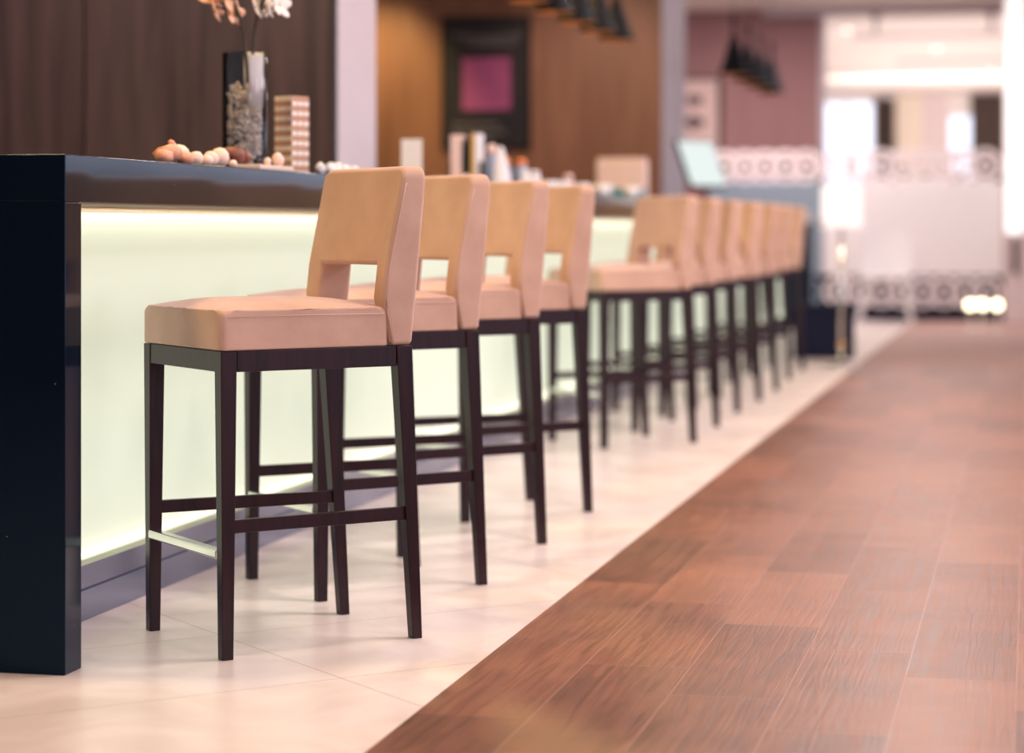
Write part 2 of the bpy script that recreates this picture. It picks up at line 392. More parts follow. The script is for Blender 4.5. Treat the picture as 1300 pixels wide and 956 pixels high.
# ------------------------------------------------------------------ bar stools
def backrest_bm():
    """upholstered back: rows (z, front x, back x), outline with an opening above the seat"""
    w = .213; wi = .145
    rows = [(.688, -.207, -.264), (.77, -.192, -.272), (.80, -.188, -.276), (.874, -.196, -.283), (.95, -.212, -.290), (1.03, -.228, -.298), (1.106, -.243, -.303)]
    cols = [-w, -wi, 0, wi, w]
    bm = B(); F = {}; K = {}
    for i, (z, xf, xb) in enumerate(rows):
        for j, yv in enumerate(cols):
            bow = .010*(1-(yv/w)**2)
            F[i, j] = bm.verts.new((xf-bow, yv, z)); K[i, j] = bm.verts.new((xb-bow, yv, z))
    def solid(i, j): return 0 <= i < 6 and 0 <= j < 4 and not (i < 3 and j in (1, 2))
    for i in range(6):
        for j in range(4):
            if not solid(i, j): continue
            bm.faces.new((F[i, j], F[i, j+1], F[i+1, j+1], F[i+1, j])); bm.faces.new((K[i, j+1], K[i, j], K[i+1, j], K[i+1, j+1]))
            if not solid(i-1, j): bm.faces.new((F[i, j+1], F[i, j], K[i, j], K[i, j+1]))
            if not solid(i+1, j): bm.faces.new((F[i+1, j], F[i+1, j+1], K[i+1, j+1], K[i+1, j]))
            if not solid(i, j-1): bm.faces.new((F[i, j], F[i+1, j], K[i+1, j], K[i, j]))
            if not solid(i, j+1): bm.faces.new((F[i+1, j+1], F[i, j+1], K[i, j+1], K[i+1, j+1]))
    for v in list(bm.verts):
        if not v.link_faces: bm.verts.remove(v)
    bm.edges.ensure_lookup_table()
    cor = [e for e in bm.edges if abs(e.verts[0].co.z-1.106) < .001 and abs(e.verts[1].co.z-1.106) < .001 and abs(abs(e.verts[0].co.y)-w) < .001 and abs(abs(e.verts[1].co.y)-w) < .001]
    bmesh.ops.bevel(bm, geom=cor, offset=.032, segments=5, profile=.5, affect='EDGES')
    return bm
def seat_bm():
    bm = B(); n = 12; x0, x1 = -.204, .229; z0 = .688
    T = {}; Bt = {}
    for i in range(n+1):
        for j in range(n+1):
            u = i/n; v = j/n*2-1
            x = x0+(x1-x0)*u; hw = .212+.023*u
            crown = .022*(1-abs(v)**3)*(1-abs(2*u-1)**4)
            T[i, j] = bm.verts.new((x, v*hw, .778+crown)); 
            if i in (0, n) or j in (0, n): Bt[i, j] = bm.verts.new((x, v*hw, z0))
    for i in range(n):
        for j in range(n): bm.faces.new((T[i, j], T[i+1, j], T[i+1, j+1], T[i, j+1]))
    ring = [(i, 0) for i in range(n)]+[(n, j) for j in range(n)]+[(i, n) for i in range(n, 0, -1)]+[(0, j) for j in range(n, 0, -1)]
    for a, c in zip(ring, ring[1:]+ring[:1]): bm.faces.new((T[a], Bt[a], Bt[c], T[c]))
    bm.faces.new([Bt[k] for k in ring])
    P = {T[k] for k in ring}; es = []
    corners = [(0, 0), (n, 0), (n, n), (0, n)]
    for e in bm.edges:
        v0, v1 = e.verts
        if v0 in P and v1 in P and len([f for f in e.link_faces if f.normal.length >= 0]) == 2:
            on = [k for k in ring if T[k] in (v0, v1)]
            if (on[0][0] == on[1][0] and on[0][0] in (0, n)) or (on[0][1] == on[1][1] and on[0][1] in (0, n)): es.append(e)
    for k in corners:
        for e in bm.edges:
            if set(e.verts) == {T[k], Bt[k]}: es.append(e)
    bmesh.ops.bevel(bm, geom=es, offset=.017, segments=4, profile=.5, affect='EDGES', clamp_overlap=True)
    return bm
RAIL0, RAIL1 = .640, .6865
def make_stool(loc, rot, label):
    t = thing('bar_stool', label, 'bar stool', loc, rot, 'velvet bar stools along the bar')
    o = obj('seat', seat_bm(), 'velvet', t, bevel=.004, seg=2, label='tan velvet seat cushion')
    for s in (-1, 1):
        bm = B(); tube(bm, [(-.19, s*.2127, .7625), (.0, s*.2232, .7635), (.213, s*.2343, .7615)], .0013, 6); obj('seam', bm, 'piping', o, smooth=True)
    o = obj('backrest', backrest_bm(), 'velvet', t, bevel=.012, seg=4, label='tan velvet backrest with an opening above the seat')
    for s in (-1, 1):
        bm = B(); tube(bm, [(-.211, s*.2135, .70), (-.197, s*.2135, .77), (-.194, s*.2135, .80), (-.204, s*.2135, .874), (-.221, s*.2135, .95), (-.238, s*.2135, 1.03), (-.248, s*.2130, 1.066)], .0013, 6)
        obj('seam', bm, 'piping', o, smooth=True)
    for s in (-1, 1):
        bm = B(); taper(bm, (.209, s*.2165, 0), (.0135, .0135), (.2075, s*.2125, RAIL1), (.0195, .0195)); obj('leg', bm, 'legwood', t, bevel=.002)
        bm = B(); taper(bm, (-.283, s*.190, 0), (.0125, .0130), (-.2425, s*.1945, RAIL1), (.0205, .0195)); obj('leg', bm, 'legwood', t, bevel=.002)
    bm = B()
    bx(bm, .203, .225, -.193, .193, RAIL0, RAIL1)
    bx(bm, -.258, -.236, -.175, .175, RAIL0, RAIL1)
    for s in (-1, 1):
        ya, yb = s*.2125, s*.192; hw = .0105; vs = []
        for z in (RAIL0, RAIL1):
            for (x, yy) in ((-.222, yb), (.188, ya-s*.0)):
                for d in (-hw, hw): vs.append(bm.verts.new((x, yy+s*.009+d, z)))
        for f in ((0, 1, 3, 2), (4, 6, 7, 5), (0, 4, 5, 1), (2, 3, 7, 6), (0, 2, 6, 4), (1, 5, 7, 3)): bm.faces.new([vs[i] for i in f])
    obj('seat_frame', bm, 'legwood', t, bevel=.0015)
    for s in (-1, 1):
        bm = B(); vs = []
        for z in (.280, .310):
            for (x, yy) in ((-.262, s*.1915), (.205, s*.2145)):
                for d in (-.009, .009): vs.append(bm.verts.new((x, yy+d, z)))
        for f in ((0, 1, 3, 2), (4, 6, 7, 5), (0, 4, 5, 1), (2, 3, 7, 6), (0, 2, 6, 4), (1, 5, 7, 3)): bm.faces.new([vs[i] for i in f])
        obj('stretcher', bm, 'legwood', t, bevel=.0015)
    boxobj('footrest', (.2, .228, -.203, .203, .222, .243), 'chrome', t, bevel=.005, seg=3, label='chrome footrest bar')
    return t
FA = math.atan2(-.687, -.727)
DP = [(-1.405, 5.149), (-1.441, 5.961), (-1.448, 6.772), (-1.459, 7.575), (-1.471, 10.13), (-1.482, 10.99), (-1.490, 11.86), (-1.470, 12.66), (-1.462, 13.48), (-1.496, 14.50), (-1.508, 15.50)]
SL = ['tan velvet bar stool with dark legs, nearest and sharpest of the row',
      'tan velvet bar stool with dark legs, second from the near end',
      'tan velvet bar stool with dark legs, third from the near end',
      'tan velvet bar stool just before the wide gap in the row',
      'tan velvet bar stool just beyond the wide gap in the row',
      'blurred tan velvet bar stool, second beyond the wide gap',
      'blurred tan velvet bar stool, third beyond the wide gap',
      'blurred tan velvet bar stool in the middle of the far seven',
      'blurred tan velvet bar stool, third from the far end of the row',
      'blurred tan velvet bar stool, next to last at the far end',
      'farthest tan velvet bar stool at the end of the row']
st = None
for (dx, dy), lb in zip(DP, SL):
    loc = (dx-.34, dy-.03, 0)
    if st is None: st = make_stool(loc, FA, lb)
    else: dup(st, loc, lb)

# ------------------------------------------------------------------ pendant lamps
def make_pendant(loc, label, group, cone_h=.24, neck=.17, R_=.106):
    t = thing('pendant_lamp', label, 'pendant lamp', loc, 0, group)
    bm = B(); lathe(bm, [(R_, 0), (R_*.96, .012), (.024, cone_h), (.018, cone_h+.01), (.0, cone_h+.012)], seg=32); obj('lamp_shade', bm, 'blackshade', t, smooth=True)
    bm = B(); lathe(bm, [(R_-.002, .0005), (R_*.96-.003, .012), (.020, cone_h-.006), (0, cone_h-.004)], seg=32); obj('lining', bm, 'copper', t, smooth=True, label='copper inside of the shade')
    bm = B(); lathe(bm, [(0, .022), (.018, .028), (.024, .045), (.018, .065), (.012, .09), (0, .095)], seg=16); obj('bulb', bm, 'bulb', t, smooth=True)
    bm = B(); lathe(bm, [(0, cone_h+.01), (.014, cone_h+.01), (.014, cone_h+neck-.05), (.024, cone_h+neck-.045), (.024, cone_h+neck), (0, cone_h+neck+.002)], seg=16); obj('neck', bm, 'blackshade', t, smooth=False)
    bm = B(); top = H-loc[2]; tube(bm, [(0, 0, cone_h+neck), (0, 0, top)], .0035, 8); obj('cord', bm, 'black', t)
    bm = B(); lathe(bm, [(0, top-.03), (.05, top-.03), (.055, top), (0, top)], seg=24); obj('canopy', bm, 'blackshade', t)
    return t
g = 'black cone pendant lamps above the bar'
base = None
for k, lb in enumerate(['black cone pendant lamp cut by the photo top, leftmost of the near row', 'black cone pendant lamp, second from left of the near row',
        'black cone pendant lamp in the middle of the near row', 'black cone pendant lamp, second from right of the near row', 'black cone pendant lamp, lowest and rightmost of the near row']):
    l = (-2.37, 10.8+.6*k, 2.06)
    if base is None: base = make_pendant(l, lb, g)
    else: dup(base, l, lb)
g = 'dark pendant lamps before the mauve wall'
base = None
for k, lb in enumerate(['dark cone pendant lamp, leftmost before the mauve wall', 'dark cone pendant lamp, second from left before the mauve wall',
        'dark cone pendant lamp, third from left before the mauve wall', 'dark cone pendant lamp, lowest and rightmost before the mauve wall']):
    l = (-2.37, 18.64+.92*k, 2.215)
    if base is None: base = make_pendant(l, lb, g, .33, .15, .125)
    else: dup(base, l, lb)

# ------------------------------------------------------------------ poster and picture
p = thing('chalkboard_poster', 'black framed board with a magenta square on the brown wall', 'poster', (-4.245, 17.77, 1.59)); p.scale = (1.05, 1, 1)
boxobj('board', (-.335, .335, -.025, -.002, .012, 1.046), 'black', p)
bm = B(); bx(bm, -.345, -.325, -.035, -.002, 0, 1.06); bx(bm, .325, .345, -.035, -.002, 0, 1.06); bx(bm, -.325, .325, -.035, -.002, 0, .02); bx(bm, -.325, .325, -.035, -.002, 1.04, 1.06)
obj('frame', bm, 'blackshade', p)
boxobj('print', (-.185, .195, -.031, -.0255, .315, .735), 'magenta', p, label='mottled magenta square print')
for (zc, amp, xa, xb, fr) in ((.90, .035, -.24, .27, 60), (.845, .02, -.16, .24, 80), (.20, .012, -.26, .1, 90), (.14, .012, -.26, .16, 75), (.08, .012, -.26, .05, 85)):
    bm = B(); pts = [(xa+(xb-xa)*k/60, -.0295, zc+amp*sin(k*fr/60.)*(.5+.5*sin(k*.9))) for k in range(61)]
    tube(bm, pts, .0038, 4); obj('chalk_line', bm, 'chalk', p, label='faint illegible chalk scribble')
p = thing('framed_picture', 'cream framed picture with two dark motifs on the mauve wall', 'picture', (-3.80, 25.5, 1.72))
boxobj('mount', (-.38, .38, -.03, -.01, .02, .91), 'pinkpaper', p)
bm = B(); bx(bm, -.43, -.38, -.05, -.002, 0, .94); bx(bm, .38, .43, -.05, -.002, 0, .94); bx(bm, -.38, .38, -.05, -.002, 0, .03); bx(bm, -.38, .38, -.05, -.002, .91, .94)
obj('frame', bm, 'curtain', p)
for zz, sc_ in ((.43, 1.0), (.68, .8)):
    bm = B(); rock(bm, (.12, -.034, zz), .085*sc_, (1.3, .03, .75), .3, 3); obj('motif', bm, 'ink', p, smooth=True)

# ------------------------------------------------------------------ things on the bar
T = 1.1202
# vase
vz = (-2.22, 6.28, T)
bm = B(); lathe(bm, [(0, 0), (.064, 0), (.065, .004), (.065, .345), (.0635, .347), (.0605, .345), (.0605, .018), (0, .016)], seg=48)
tag(obj('glass_vase', bm, 'glass', loc=vz, smooth=True), 'tall clear glass cylinder vase with pebbles and flower branches', 'vase')
bm = B(); fr = []  # white sleeve added to imitate the bright right side of the glass
for k in range(19):
    a = radians(-60+172*k/18); fr.append([bm.verts.new((rr*cos(a), rr*sin(a), z)) for rr, z in ((.0570, .19), (.0585, .19), (.0585, .338), (.0570, .338))])
for q, w_ in zip(fr, fr[1:]):
    for i in range(4): bm.faces.new((q[i], q[(i+1) % 4], w_[(i+1) % 4], w_[i]))
bm.faces.new(fr[0]); bm.faces.new(fr[-1][::-1])
tag(obj('brightening_sleeve', bm, 'paper', loc=vz, smooth=True), 'white sleeve added to brighten the right half of the glass vase', 'sleeve')
bm = B()
for k in range(520):
    a = random.uniform(0, 2*pi); z = random.uniform(.027, .245); rr = .050*math.sqrt(random.random())
    if z > .2 and cos(a-.7) > .0: continue
    rock(bm, (rr*cos(a), rr*sin(a), z), random.uniform(.006, .009), (1, 1, .8), .15, 1)
tag(obj('pebbles', bm, 'pebble', loc=vz, smooth=True), 'speckled pink grey pebbles filling the glass vase', 'pebbles', kind='stuff')
def blossom(bm, c, r, tilt):
    for k in range(5):
        a = 2*pi*k/5+tilt; res = bmesh.ops.create_icosphere(bm, subdivisions=2, radius=1)
        R = Matrix.Rotation(tilt*1.7, 3, 'X') @ Matrix.Rotation(radians(70)+tilt*.3, 3, 'Y') @ Matrix.Rotation(a, 3, 'Z')
        for v in res['verts']:
            q = Vector((v.co.x*.55+.6, v.co.y*.42, v.co.z*.10+.25*(v.co.x*.55+.6)**2)); v.co = Vector(c)+(R @ (q*r))
def branch(name, label, pts, flowers, mat):
    t = thing(name, label, 'flower', vz, 0, 'flower branches in the vase')
    bm = B(); tube(bm, pts, [.0055]*len(pts), 8); obj('stem', bm, 'stem', t, smooth=True)
    for i, (x, yy, z, r) in enumerate(flowers):
        bm = B(); blossom(bm, (x, yy, z), r*1.5, i*1.1+.3); f = obj('blossom', bm, mat, t, smooth=True)
        bm = B(); rock(bm, (x, yy-.004, z), r*.22, (1, 1, 1), .05, 1); obj('stamen', bm, 'yellow', f, smooth=True)
        if i:   # twig to the stem
            bm = B(); tube(bm, [(x, yy, z), tuple((Vector((x, yy, z))*.35+Vector(pts[-2])*.65)), pts[-2]], .002, 6); obj('twig', bm, 'stem', t)
branch('flower_branch', 'peach blossom branch leaning left out of the vase', [(.01, 0, .2495), (.003, 0, .33), (-.005, 0, .40), (-.015, 0, .45), (-.05, 0, .54)],
       [(-.05, -.01, .505, .030), (-.085, -.02, .485, .028), (-.035, .0, .462, .024), (-.09, 0, .54, .03), (-.055, .01, .565, .028), (-.105, .0, .50, .024)], 'petalp')
branch('flower_branch', 'white blossom branch leaning right out of the vase', [(.02, 0, .2495), (.024, 0, .33), (.028, 0, .40), (.036, 0, .45), (.075, 0, .54)],
       [(.04, -.01, .485, .028), (.075, -.015, .49, .026), (.105, .0, .485, .025), (.07, 0, .54, .028), (.06, .01, .575, .026)], 'petalw')
# peach rocks
def rocks(name, specs, mat, labels, cat, group, sq=(1, 1, .8), jit=.25, sub=2):
    for (x, yy, z, r), lb in zip(specs, labels):
        bm = B(); rock(bm, (0, 0, 0), r, sq, jit, sub)
        zmin = min(v.co.z for v in bm.verts); 
        for v in bm.verts: v.co.z -= zmin
        tag(obj(name, bm, mat, loc=(x, yy, T+z), smooth=True), lb, cat, group)
rocks('stone', [(-2.115, 5.375, 0, .022), (-2.12, 5.43, 0, .033), (-2.10, 5.49, 0, .022), (-2.145, 5.48, 0, .028), (-2.12, 5.44, .052, .008)], 'peach',
      ['small peach stone at the left end of the stones on the bar', 'largest peach stone on the left part of the bar', 'rounded peach stone right of the largest peach stone',
       'peach stone partly behind the largest one', 'tiny pale stone balanced on the largest peach stone'], 'stone', 'peach stones on the bar')
rocks('pebble', [(-2.10, 5.565, 0, .020), (-2.135, 5.535, 0, .029), (-2.095, 5.66, 0, .022), (-2.09, 5.62, 0, .016), (-2.095, 5.725, 0, .027), (-2.08, 5.79, 0, .012)], 'palepeach',
      ['small pale pebble at the right foot of the peach stones', 'round pale pebble leaning behind the peach stones', 'egg shaped pale pebble in the gap between the stone clusters',
       'smaller pale pebble before the egg shaped one', 'tallest round pale pebble left of the dark red stone', 'tiny pale pebble beside the dark red stone'], 'pebble', 'pale pebbles on the bar', (1, 1, 1), .04)
rocks('stone', [(-2.12, 5.905, .014, .030), (-2.11, 5.965, .014, .022), (-2.13, 5.855, 0, .020)], 'darkred',
      ['largest dark red stone in front of the glass vase', 'small dark red stone right of the largest dark red one', 'low dark red stone left of the largest dark red one'], 'stone', 'dark red stones on the bar')
tag(boxobj('serving_board', (-.05, .05, -.12, .17, 0, .014), 'cream', loc=(-2.085, 6.0, T), bevel=.003), 'thin cream board under the dark red stones', 'board')
rocks('pebble', [(-2.065, 6.03, .0142, .010), (-2.06, 6.10, .0142, .016), (-2.07, 6.145, .0142, .014)], 'palepeach',
      ['upright pale pebble on the left of the cream board', 'larger pale pebble on the right of the cream board', 'pale pebble at the far end of the cream board'], 'pebble', 'pale pebbles on the bar', (1, 1, 1.2), .04)
# block tower
rotT = radians(63.4)
tc = Vector((-2.20, 6.65, T))
names = ['topmost', 'second', 'third', 'fourth', 'fifth', 'sixth', 'seventh', 'eighth', 'ninth', 'tenth', 'eleventh', 'twelfth', 'thirteenth', 'fourteenth', 'fifteenth', 'lowest']
first = None
for k in range(16):
    for q in (-1, 0, 1):
        a = rotT+(pi/2 if k % 2 else 0)
        off = Vector((cos(a), sin(a), 0))*q*.0252
        loc = tc+off+Vector((0, 0, k*.0151))
        row = names[15-k]; pos = {-1: 'nearest the bar front', 0: 'middle of its layer', 1: 'nearest the wall'}[q] if True else ''
        lb = 'pale wooden game block, %s tower layer%s, %s' % (row, '' if k in (0, 15) else ' from top', pos)
        if first is None:
            bm = B(); bx(bm, -.0124, .0124, -.0375, .0375, 0, .015); first = obj('game_block', bm, 'block', bevel=.0018, seg=1); o = first
        else:
            o = first.copy(); COL.objects.link(o)
        o.location = loc; o.rotation_euler = (0, 0, a)
        tag(o, lb, 'wooden block', 'wooden blocks of the game tower')
# white shells
sp = [(-2.06, 6.50, .014), (-2.075, 6.545, .016), (-2.055, 6.585, .013), (-2.07, 6.625, .017), (-2.06, 6.665, .012), (-2.075, 6.705, .020), (-2.055, 6.75, .014), (-2.075, 6.80, .016), (-2.06, 6.85, .014), (-2.075, 6.895, .017)]
lbs = ['leftmost white pebble in the row right of the block tower', 'second white pebble from left, before the block tower', 'small third white pebble from left by the block tower',
       'round fourth white pebble from left by the block tower', 'smallest white pebble, fifth in the row', 'tallest white pebble, sixth in the row', 'seventh white pebble in the row, beside the tallest',
       'eighth white pebble in the row near the first stool', 'ninth white pebble in the row near the first stool', 'rightmost white pebble in the row, behind the first stool']
rocks('pebble', [(x, y_, 0, r) for x, y_, r in sp], 'paper', lbs, 'pebble', 'white pebbles beside the block tower', (1, 1, 1.1), .18)
# card stand
c = thing('card_holder', 'small white table card in a clear stand on the bar', 'card holder', (-2.30, 8.40, T), radians(12))
boxobj('base', (-.045, .045, -.02, .02, 0, .006), 'glass', c)
boxobj('card', (-.040, .040, -.002, .002, .0062, .18), 'paper', c)
# napkin caddy on a black tray
tag(boxobj('tray', (-.15, .15, -.10, .10, 0, .012), 'black', loc=(-2.42, 9.62, T), bevel=.004), 'black tray under the napkin caddy on the bar', 'tray')
c = thing('napkin_caddy', 'black caddy with upright white napkins and a yellow folder', 'caddy', (-2.40, 9.68, T+.0125)); c.scale = (.84, 1, 1)
bm = B(); bx(bm, -.085, .085, -.05, .05, 0, .006); bx(bm, -.085, -.081, -.05, .05, .006, .12); bx(bm, .081, .085, -.05, .05, .006, .12); bx(bm, .0, .004, -.05, .05, .006, .22); bx(bm, -.085, .085, .046, .05, .006, .12)
obj('holder', bm, 'black', c)
for x0, x1, z1, mt, lb in ((-.078, -.018, .235, 'pinkpaper', 'cream napkin stack'), (.008, .03, .225, 'black', 'black menu folder'), (.032, .046, .24, 'yellow', 'yellow menu folder'), (.050, .078, .24, 'paper', 'white napkin stack')):
    boxobj('insert', (x0, x1, -.04, .04, .007, z1), mt, c, label=lb, bevel=.003)
def jar(name, loc, r, h, mat, label, cat, group=None, lid=None, lh=.03):
    t = thing(name, label, cat, loc, 0, group)
    bm = B(); lathe(bm, [(0, 0), (r*.9, 0), (r, .01), (r, h*.75), (r*.75, h*.95), (r*.7, h), (0, h)], seg=24); obj('body', bm, mat, t, smooth=True)
    if lid: bm = B(); lathe(bm, [(0, h), (r*.8, h), (r*.85, h+lh*.5), (r*.5, h+lh*.9), (0, h+lh)], seg=24); obj('lid', bm, lid, t, smooth=True)
    return t
jar('bowl', (-2.50, 9.55, T+.0125), .028, .055, 'brown', 'small brown ceramic pot at the left of the black tray', 'pot')
jar('salt_shaker', (-2.38, 9.57, T+.0125), .022, .06, 'chrome', 'shiny silver shaker on the black tray', 'shaker')
bm = B(); lathe(bm, [(0, 0), (.05, 0), (.045, .05), (.012, .19), (0, .20)], seg=8)
tag(obj('folded_napkin', bm, 'paper', loc=(-2.26, 9.73, T)), 'white napkin folded to a tall cone right of the caddy', 'napkin')
jar('pepper_mill', (-2.36, 9.98, T), .030, .17, 'blueglass', 'blue grey mill with a pink top behind the napkin cone', 'mill', None, 'pinkpaper', .05)
jar('jar', (-2.30, 9.97, T), .032, .13, 'blueglass', 'blue grey jar with orange lid, left of the pair', 'jar', 'jars with orange lids', 'orange')
jar('jar', (-2.28, 10.22, T), .034, .13, 'blueglass', 'blue grey jar with orange lid, right of the pair', 'jar', 'jars with orange lids', 'orange')
jar('salt_shaker', (-2.16, 9.78, T), .023, .085, 'paper', 'white ceramic shaker nearest to the napkin cone', 'shaker', 'white shakers', 'paper', .015)
jar('salt_shaker', (-2.16, 9.98, T), .024, .085, 'paper', 'white ceramic shaker beyond the napkin cone', 'shaker', 'white shakers', 'paper', .015)
def cup(loc, label, mat='paper', s=1):
    t = thing('cup', label, 'cup', loc, 0, 'white cups on the bar')
    bm = B(); lathe(bm, [(0, 0), (.025*s, 0), (.038*s, .03*s), (.042*s, .065*s), (.039*s, .065*s), (.035*s, .03*s), (0, .006)], seg=24); obj('body', bm, mat, t, smooth=True)
    bm = B(); tube(bm, [(.038*s, 0, .055*s), (.058*s, 0, .05*s), (.060*s, 0, .03*s), (.036*s, 0, .02*s)], .005*s, 6); obj('handle', bm, mat, t, smooth=True)
cup((-2.22, 10.55, T), 'low pale cup right of the orange lidded jars')
cup((-2.20, 10.72, T), 'white cup next to the low pale cup')
cup((-2.20, 11.25, T), 'white cup before the stool at the wide gap')
jar('sugar_pot', (-2.24, 11.12, T), .030, .08, 'pinkpaper', 'small pink pot with knob lid between the cups', 'pot', None, 'pinkpaper')
cup((-2.28, 12.25, T), 'white cup standing alone left of the pink box', s=1.2)
cup((-2.18, 12.6, T), 'white cup just before the large pink box', s=1.1)
c = thing('menu_box', 'large pale pink box with rounded corners on the bar', 'box', (-2.38, 13.45, T))
boxobj('body', (-.15, .15, -.06, .06, 0, .245), 'pinkpaper', c, bevel=.015, seg=3)
boxobj('lid', (-.145, .145, -.055, .055, .246, .26), 'pinkpaper', c, bevel=.005)
c = thing('plastic_tray', 'teal plastic tray in front of the pale pink box', 'tray', (-2.28, 12.98, T))
bm = B(); bx(bm, -.11, .11, -.06, .06, 0, .006); bx(bm, -.11, -.105, -.06, .06, .006, .07); bx(bm, .105, .11, -.06, .06, .006, .07); bx(bm, -.105, .105, -.06, -.055, .006, .07); bx(bm, -.105, .105, .055, .06, .006, .07)
obj('body', bm, 'teal', c)
# monitor
c = thing('till_monitor', 'tilted till screen on a dark foot at the far bar end', 'monitor', (-2.21, 15.85, T), radians(56))
bm = B(); lathe(bm, [(0, 0), (.09, 0), (.09, .012), (.02, .02), (.018, .10), (0, .10)], seg=24); obj('foot', bm, 'black', c)
o = boxobj('housing', (-.19, .19, 0, .03, 0, .36), 'black', c, bevel=.004); o.location = (.0, -.03, .13); o.rotation_euler = (radians(-24), 0, 0)
s = boxobj('screen', (-.178, .178, -.004, -.0005, .012, .348), 'screen', o)
# ------------------------------------------------------------------ far zone: planter screens
def lattice_bm(x0, x1, z0, z1, y0=0, th=.012, wd=1):
    bm = B(); r = (z1-z0)/2; zc = (z0+z1)/2; per = r*1.25; n = max(2, round((x1-x0-2*r)/per)); per = (x1-x0-2*r)/n
    for k in range(n+1):
        xc = x0+r+per*k
        for R, wr in ((r, .052*wd), (r*.52, .045*wd)):
            lathe_r(bm, xc, y0+(0.002 if k % 2 else 0), zc, R, wr, th)
        for sx, sz in ((1, 1), (1, -1), (-1, 1), (-1, -1)):
            p0 = Vector((xc+sx*r*.30, y0+th/2, zc+sz*r*.30)); p1 = Vector((xc+sx*r*.68, y0+th/2, zc+sz*r*.68)); tube(bm, [p0, p1], .02, 4)
    return bm
def lathe_r(bm, xc, y0, zc, R, wd, th, seg=28):
    V = []
    for k in range(seg):
        a = 2*pi*k/seg
        V.append([bm.verts.new((xc+rr*cos(a), yy, zc+rr*sin(a))) for rr, yy in ((R, y0), (R, y0+th), (R-wd, y0+th), (R-wd, y0))])
    for k in range(seg):
        a, c2 = V[k], V[(k+1) % seg]
        for i in range(4): bm.faces.new((a[i], a[(i+1) % 4], c2[(i+1) % 4], c2[i]))
M['shadedlattice'] = pm('lattice_painted_shade', (.16, .24, .30), .5)  # foot lattice of the left screen, shade put into the colour
def screen(loc, wid, panelmat, label, leafy, foot='lattice'):
    t = thing('planter_screen', label, 'planter screen', loc)
    bm = B(); bx(bm, 0, wid, .10, .40, .0, .47); obj('trough', bm, 'darkbase', t, label='dark blue black base box')
    boxobj('panel', (0, wid, .06, .42, .48, 1.44), panelmat, t, bevel=.004)
    obj('lattice', lattice_bm(0, wid, .13, .47, .07, wd=.75), foot, t, label='fretwork band at the foot')
    obj('lattice', lattice_bm(0, wid, 1.43, 1.79, .12), 'lattice', t, label='pale fretwork band on top')
    bm = B()
    for k in range(leafy):
        a = random.uniform(.05, wid-.05); z = random.uniform(1.44, 1.70 if k % 4 else 1.80); r = random.uniform(.03, .05)
        rock(bm, (a, random.uniform(.2, .36), z), r, (1.3, .3, .7), .2, 1)
    f = obj('foliage', bm, 'leaf', t, smooth=True); f['kind'] = 'stuff'
screen((-3.35, 24.0, 0), 1.22, 'shadedpanel', 'planter screen with grey blue shade in its colour before the mauve wall', 40, 'shadedlattice')
screen((-2.12, 24.0, 0), 1.84, 'white', 'white planter screen with fretwork bands before the bright windows', 26)
# black box planter by the far end of the stools
c = thing('floor_planter', 'low square black planter box on the floor beyond the last stool', 'planter', (-1.50, 17.1, 0))
boxobj('box', (-.21, .21, -.2, .2, 0, .36), 'darkbase', c, bevel=.004)
boxobj('rim', (-.225, .225, -.215, .215, .361, .40), 'darkbase', c, bevel=.004)
# menu stand
c = thing('menu_stand', 'slim pole stand with a white board beside the floor edge', 'menu stand', (-1.285, 16.0, 0), radians(-8))
bm = B(); lathe(bm, [(0, 0), (.13, 0), (.13, .008), (.03, .018), (0, .018)], seg=32); obj('base', bm, 'chrome', c)
bm = B(); tube(bm, [(0, 0, .016), (0, 0, .97)], .016, 12); obj('pole', bm, 'chrome', c, smooth=True)
boxobj('board', (-.145, .145, -.012, .012, .965, 1.255), 'glowboard', c, bevel=.004, label='white menu board with added glow')
bm = B(); rock(bm, (-.13, -.022, 1.0), .016, (1, 1, 1), 0, 2); obj('knob', bm, 'brass', c, smooth=True)
bm = B(); lathe(bm, [(.016, .13), (.026, .14), (.026, .16), (.016, .17)], seg=16); obj('collar', bm, 'brass', c, smooth=True)
# white chair
c = thing('white_chair', 'white chair with splayed legs before the white planter screen', 'chair', (-1.42, 23.1, 0))
boxobj('seat', (-.24, .24, -.24, .24, .455, .50), 'white', c, bevel=.012, seg=3)
bm = B()
n = 10
fr = []
for k in range(n+1):
    x = -.24+.48*k/n; yy = .235-.05*(1-(2*k/n-1)**2)*-1
    fr.append([bm.verts.new((x, yy+d, z)) for d, z in ((0, .502), (0.04, .90), (.065, .90), (.025, .502))])
for a, b2 in zip(fr, fr[1:]):
    for i in range(4): bm.faces.new((a[i], a[(i+1) % 4], b2[(i+1) % 4], b2[i]))
bm.faces.new(fr[0]); bm.faces.new(fr[-1][::-1])
obj('backrest', bm, 'white', c, smooth=False)
for sx in (-1, 1):
    for sy in (-1, 1):
        bm = B(); taper(bm, (sx*.27, sy*.26, 0), (.013, .013), (sx*.18, sy*.18, .454), (.022, .022)); obj('leg', bm, 'white', c)
# floor lamps
for x, yy, lb in ((-.56, 22.0, 'leftmost small glowing globe lamp before the planter screen'), (-.45, 22.1, 'middle small glowing globe lamp before the planter screen'), (-.31, 22.0, 'rightmost small glowing globe lamp by the pale column')):
    t = thing('globe_lamp', lb, 'lamp', (x, yy, 0.0045), 0, 'small globe lamps on the floor')
    bm = B(); lathe(bm, [(0, 0), (.045, 0), (.045, .01), (.008, .015), (.008, .19), (0, .19)], seg=16); obj('base', bm, 'white', t)
    bm = B(); rock(bm, (0, 0, .235), .045, (1, 1, 1), 0, 2); obj('globe', bm, 'bulb', t, smooth=True)
